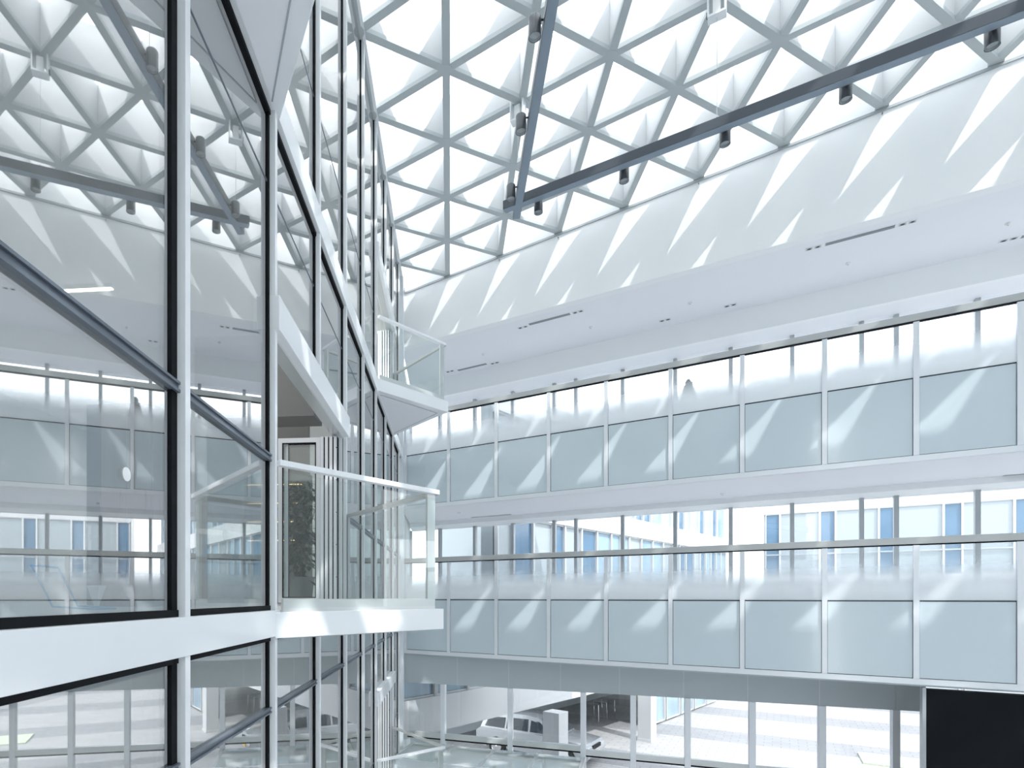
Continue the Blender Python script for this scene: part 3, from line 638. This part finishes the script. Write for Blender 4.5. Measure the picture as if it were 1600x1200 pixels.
# car
def car(p, fwd):
    p = V(p); fwd = V(fwd).normalized(); sd = V((fwd.y, -fwd.x, 0))
    t = empty('car', p); tag(t, 'silver sport utility car parked under the raised wing', 'car')
    P = lambda x, y, z: p + fwd * x + sd * y + V((0, 0, z))
    def shell(prof, hw, hw2, name, m, zt):
        b = MB(); n = len(prof); rows = []
        for s in (-1, -.86, .86, 1):
            rows.append([P(x, s * (hw if z < zt else hw2) , z + (0 if abs(s) == 1 else .03)) for x, z in prof])
        i = len(b.v)
        for r in rows: b.v += r
        for j in range(3):
            for k_ in range(n): b.f.append((i + j * n + k_, i + j * n + (k_ + 1) % n, i + (j + 1) * n + (k_ + 1) % n, i + (j + 1) * n + k_))
        b.f.append(tuple(range(i, i + n))); b.f.append(tuple(range(i + 3 * n, i + 4 * n)))
        return b.build(name, m, t, smooth=True)
    body = shell([(-2.3, .35), (-1.85, .3), (-1.75, .62), (-1.4, .74), (-1.05, .62), (-.95, .3), (.95, .3), (1.05, .62), (1.4, .74), (1.75, .62), (1.85, .3), (2.25, .35), (2.32, .62), (2.2, .88), (1.2, 1.02), (-2.1, 1.05), (-2.32, .9)], .92, .88, 'body', M['carpaint'], .95)
    shell([(-2.15, 1.04), (-2.0, 1.50), (-1.6, 1.66), (-.2, 1.70), (.35, 1.62), (1.15, 1.04)], .86, .70, 'cabin', M['carpaint'], 1.2)
    for s in (-1, 1):
        b = MB(); f = lambda x, z: P(x, s * (.87 - (z - 1.04) * .30 + .015), z)
        for q in ([(-1.95, 1.1), (-1.1, 1.1), (-1.1, 1.5), (-1.8, 1.48)], [(-1.0, 1.1), (-.1, 1.1), (-.1, 1.55), (-1.0, 1.52)], [(0, 1.1), (.9, 1.1), (.35, 1.5), (0, 1.55)]):
            b.prism([f(*k_) for k_ in q], sd * (-s * .04))
        b.build('side_windows', M['carglass'], t)
        MB().box(P(.85, s * .95, 1.05), fwd, sd, Z3, (-.06, .06), (-.09, .09), (0, .14)).build('mirror', M['carpaint'], t, bevel=.02)
        MB().box(P(2.24, s * .66, .72), fwd, sd, Z3, (-.06, .06), (-.17, .17), (-.07, .09)).build('headlight', M['chrome'], t, bevel=.02)
        for x in (-1.4, 1.4):
            w = MB().lathe(P(x, s * .72, .34), [(0, 0), (.30, 0), (.34, .04), (.34, .18), (.30, .22), (.22, .22)], 28, sd * s).build('wheel', M['tyre'], t, smooth=True)
            MB().lathe(P(x, s * .72, .34), [(.22, .215), (.2, .19), (.05, .20), (0, .21)], 14, sd * s).build('rim', M['chrome'], w)
    MB().prism([P(.42, -.66, 1.62), P(.42, .66, 1.62), P(1.12, .78, 1.09), P(1.12, -.78, 1.09)], fwd * .03 + V((0, 0, .03))).build('windscreen', M['carglass'], t)
    MB().box(P(2.30, 0, .5), fwd, sd, Z3, (0, .03), (-.24, .24), (-.06, .07)).build('number_plate', M['plate'], t)
    MB().box(P(2.27, 0, .72), fwd, sd, Z3, (-.02, .04), (-.42, .42), (-.07, .09)).build('grille', M['gasket'], t)
pc = cw((842 - CX) / F * 23.2, 23.2, -6.3)
car(pc, cw(.80, -.60))
# lawn strip and hedge beyond the plaza
a = hor(1190, 1104, -6.3); b_ = hor(1430, 1114, -6.3)
lw = MB().box(wp(6, 13, -6.3), U, N, Z3, (5.6, 8.2), (1.2, 3.0), (0, .06)).build('lawn_bed', M['lawn']); tag(lw, 'pale green lawn strip at the far side of the plaza', 'lawn')
# clipped shrub in a planter in the upper corridor
sp_ = wp(6.9, 2.9, 3.95); t = empty('potted_shrub', sp_); tag(t, 'dark conical shrub in the upper corridor, blurred behind the frosted band', 'plant')
MB().lathe(sp_, [(0, 0), (.16, 0), (.22, .38), (.19, .38), (.18, .33), (0, .33)], 20).build('planter', M['pot'], t, smooth=True)
MB().tube(sp_ + V((0, 0, .3)), sp_ + V((0, 0, .6)), .025, seg=8).build('stem', M['stem'], t)
sb = MB(); R = random.Random(11)
for i in range(1500):
    h = R.random(); rr = .36 * (1 - h) ** .7 * R.uniform(.6, 1); a = R.uniform(0, 6.28)
    p = sp_ + V((rr * math.cos(a), rr * math.sin(a), .5 + h * 1.15)); d = V((R.uniform(-1, 1), R.uniform(-1, 1), R.uniform(-.5, 1))).normalized() * .06; e = d.orthogonal().normalized() * .025
    sb.poly([p - e, p + d, p + e, p - d * .3])
sb.build('foliage', M['hedge'], t)
R = random.Random(5); hb = MB()
for i in range(900):
    p = wp(14.6 + R.uniform(0, 4.5), 15.0 + R.uniform(0, 1.2), -6.24 + R.uniform(0, .55)); d = V((R.uniform(-1, 1), R.uniform(-1, 1), R.uniform(-.3, 1))).normalized() * .09; e = d.orthogonal().normalized() * .05
    hb.poly([p - e, p + d, p + e, p - d * .3])
hh = hb.build('low_hedge', M['hedge']); tag(hh, 'low grey-green hedge at the end of the lawn strip', 'hedge', None, 'stuff')
# bicycle rack rails near the wing
rk = empty('bike_rack', hor(935, 1130, -6.3)); tag(rk, 'small steel hoop rack under the raised wing', 'rack')
p = ORG['bike_rack']
for i in range(3):
    q = p + wd * (i * .9); b = MB(); b.tube(q, q + V((0, 0, .9)), .025, seg=8); b.tube(q + V((0, 0, .9)), q + V((0, 0, .9)) + wn * .7, .025, seg=8); b.tube(q + wn * .7, q + wn * .7 + V((0, 0, .9)), .025, seg=8); b.build('hoop', M['chrome'], rk)
# ================================================================== LIGHT, SKY, CAMERA
sd_ = (W * .70 + N * .385 - Z3).normalized()
sl = bpy.data.lights.new('sun', 'SUN'); sl.energy = 4.0; sl.angle = math.radians(.53); sl.color = (1, .98, .95)
so = bpy.data.objects.new('sun', sl); C.objects.link(so); so.rotation_euler = sd_.to_track_quat('-Z', 'Y').to_euler(); so.location = (5, 5, 30)
wld = bpy.data.worlds.new('world'); bpy.context.scene.world = wld; wld.use_nodes = True
bg = wld.node_tree.nodes['Background']; bg.inputs[0].default_value = (.94, .965, 1, 1); bg.inputs[1].default_value = 3.5
cam = bpy.data.cameras.new('camera'); co = bpy.data.objects.new('camera', cam); C.objects.link(co)
cam.sensor_width = 36; cam.sensor_fit = 'HORIZONTAL'; cam.lens = F * 36 / 1600
co.location = (0, 0, ZC); co.rotation_euler = (math.pi / 2, 0, TH)
cam.shift_x = (800 - CX) / 1600; cam.shift_y = (HY - 600) / 1600; cam.clip_start = .05; cam.clip_end = 400
S = bpy.context.scene; S.camera = co
S.view_settings.view_transform = 'Standard'; S.view_settings.look = 'None'; S.view_settings.gamma = 1; S.view_settings.use_curve_mapping = False; S.view_settings.exposure = .16
S.cycles.max_bounces = 16; S.cycles.transparent_max_bounces = 24; S.cycles.diffuse_bounces = 6; S.cycles.glossy_bounces = 6
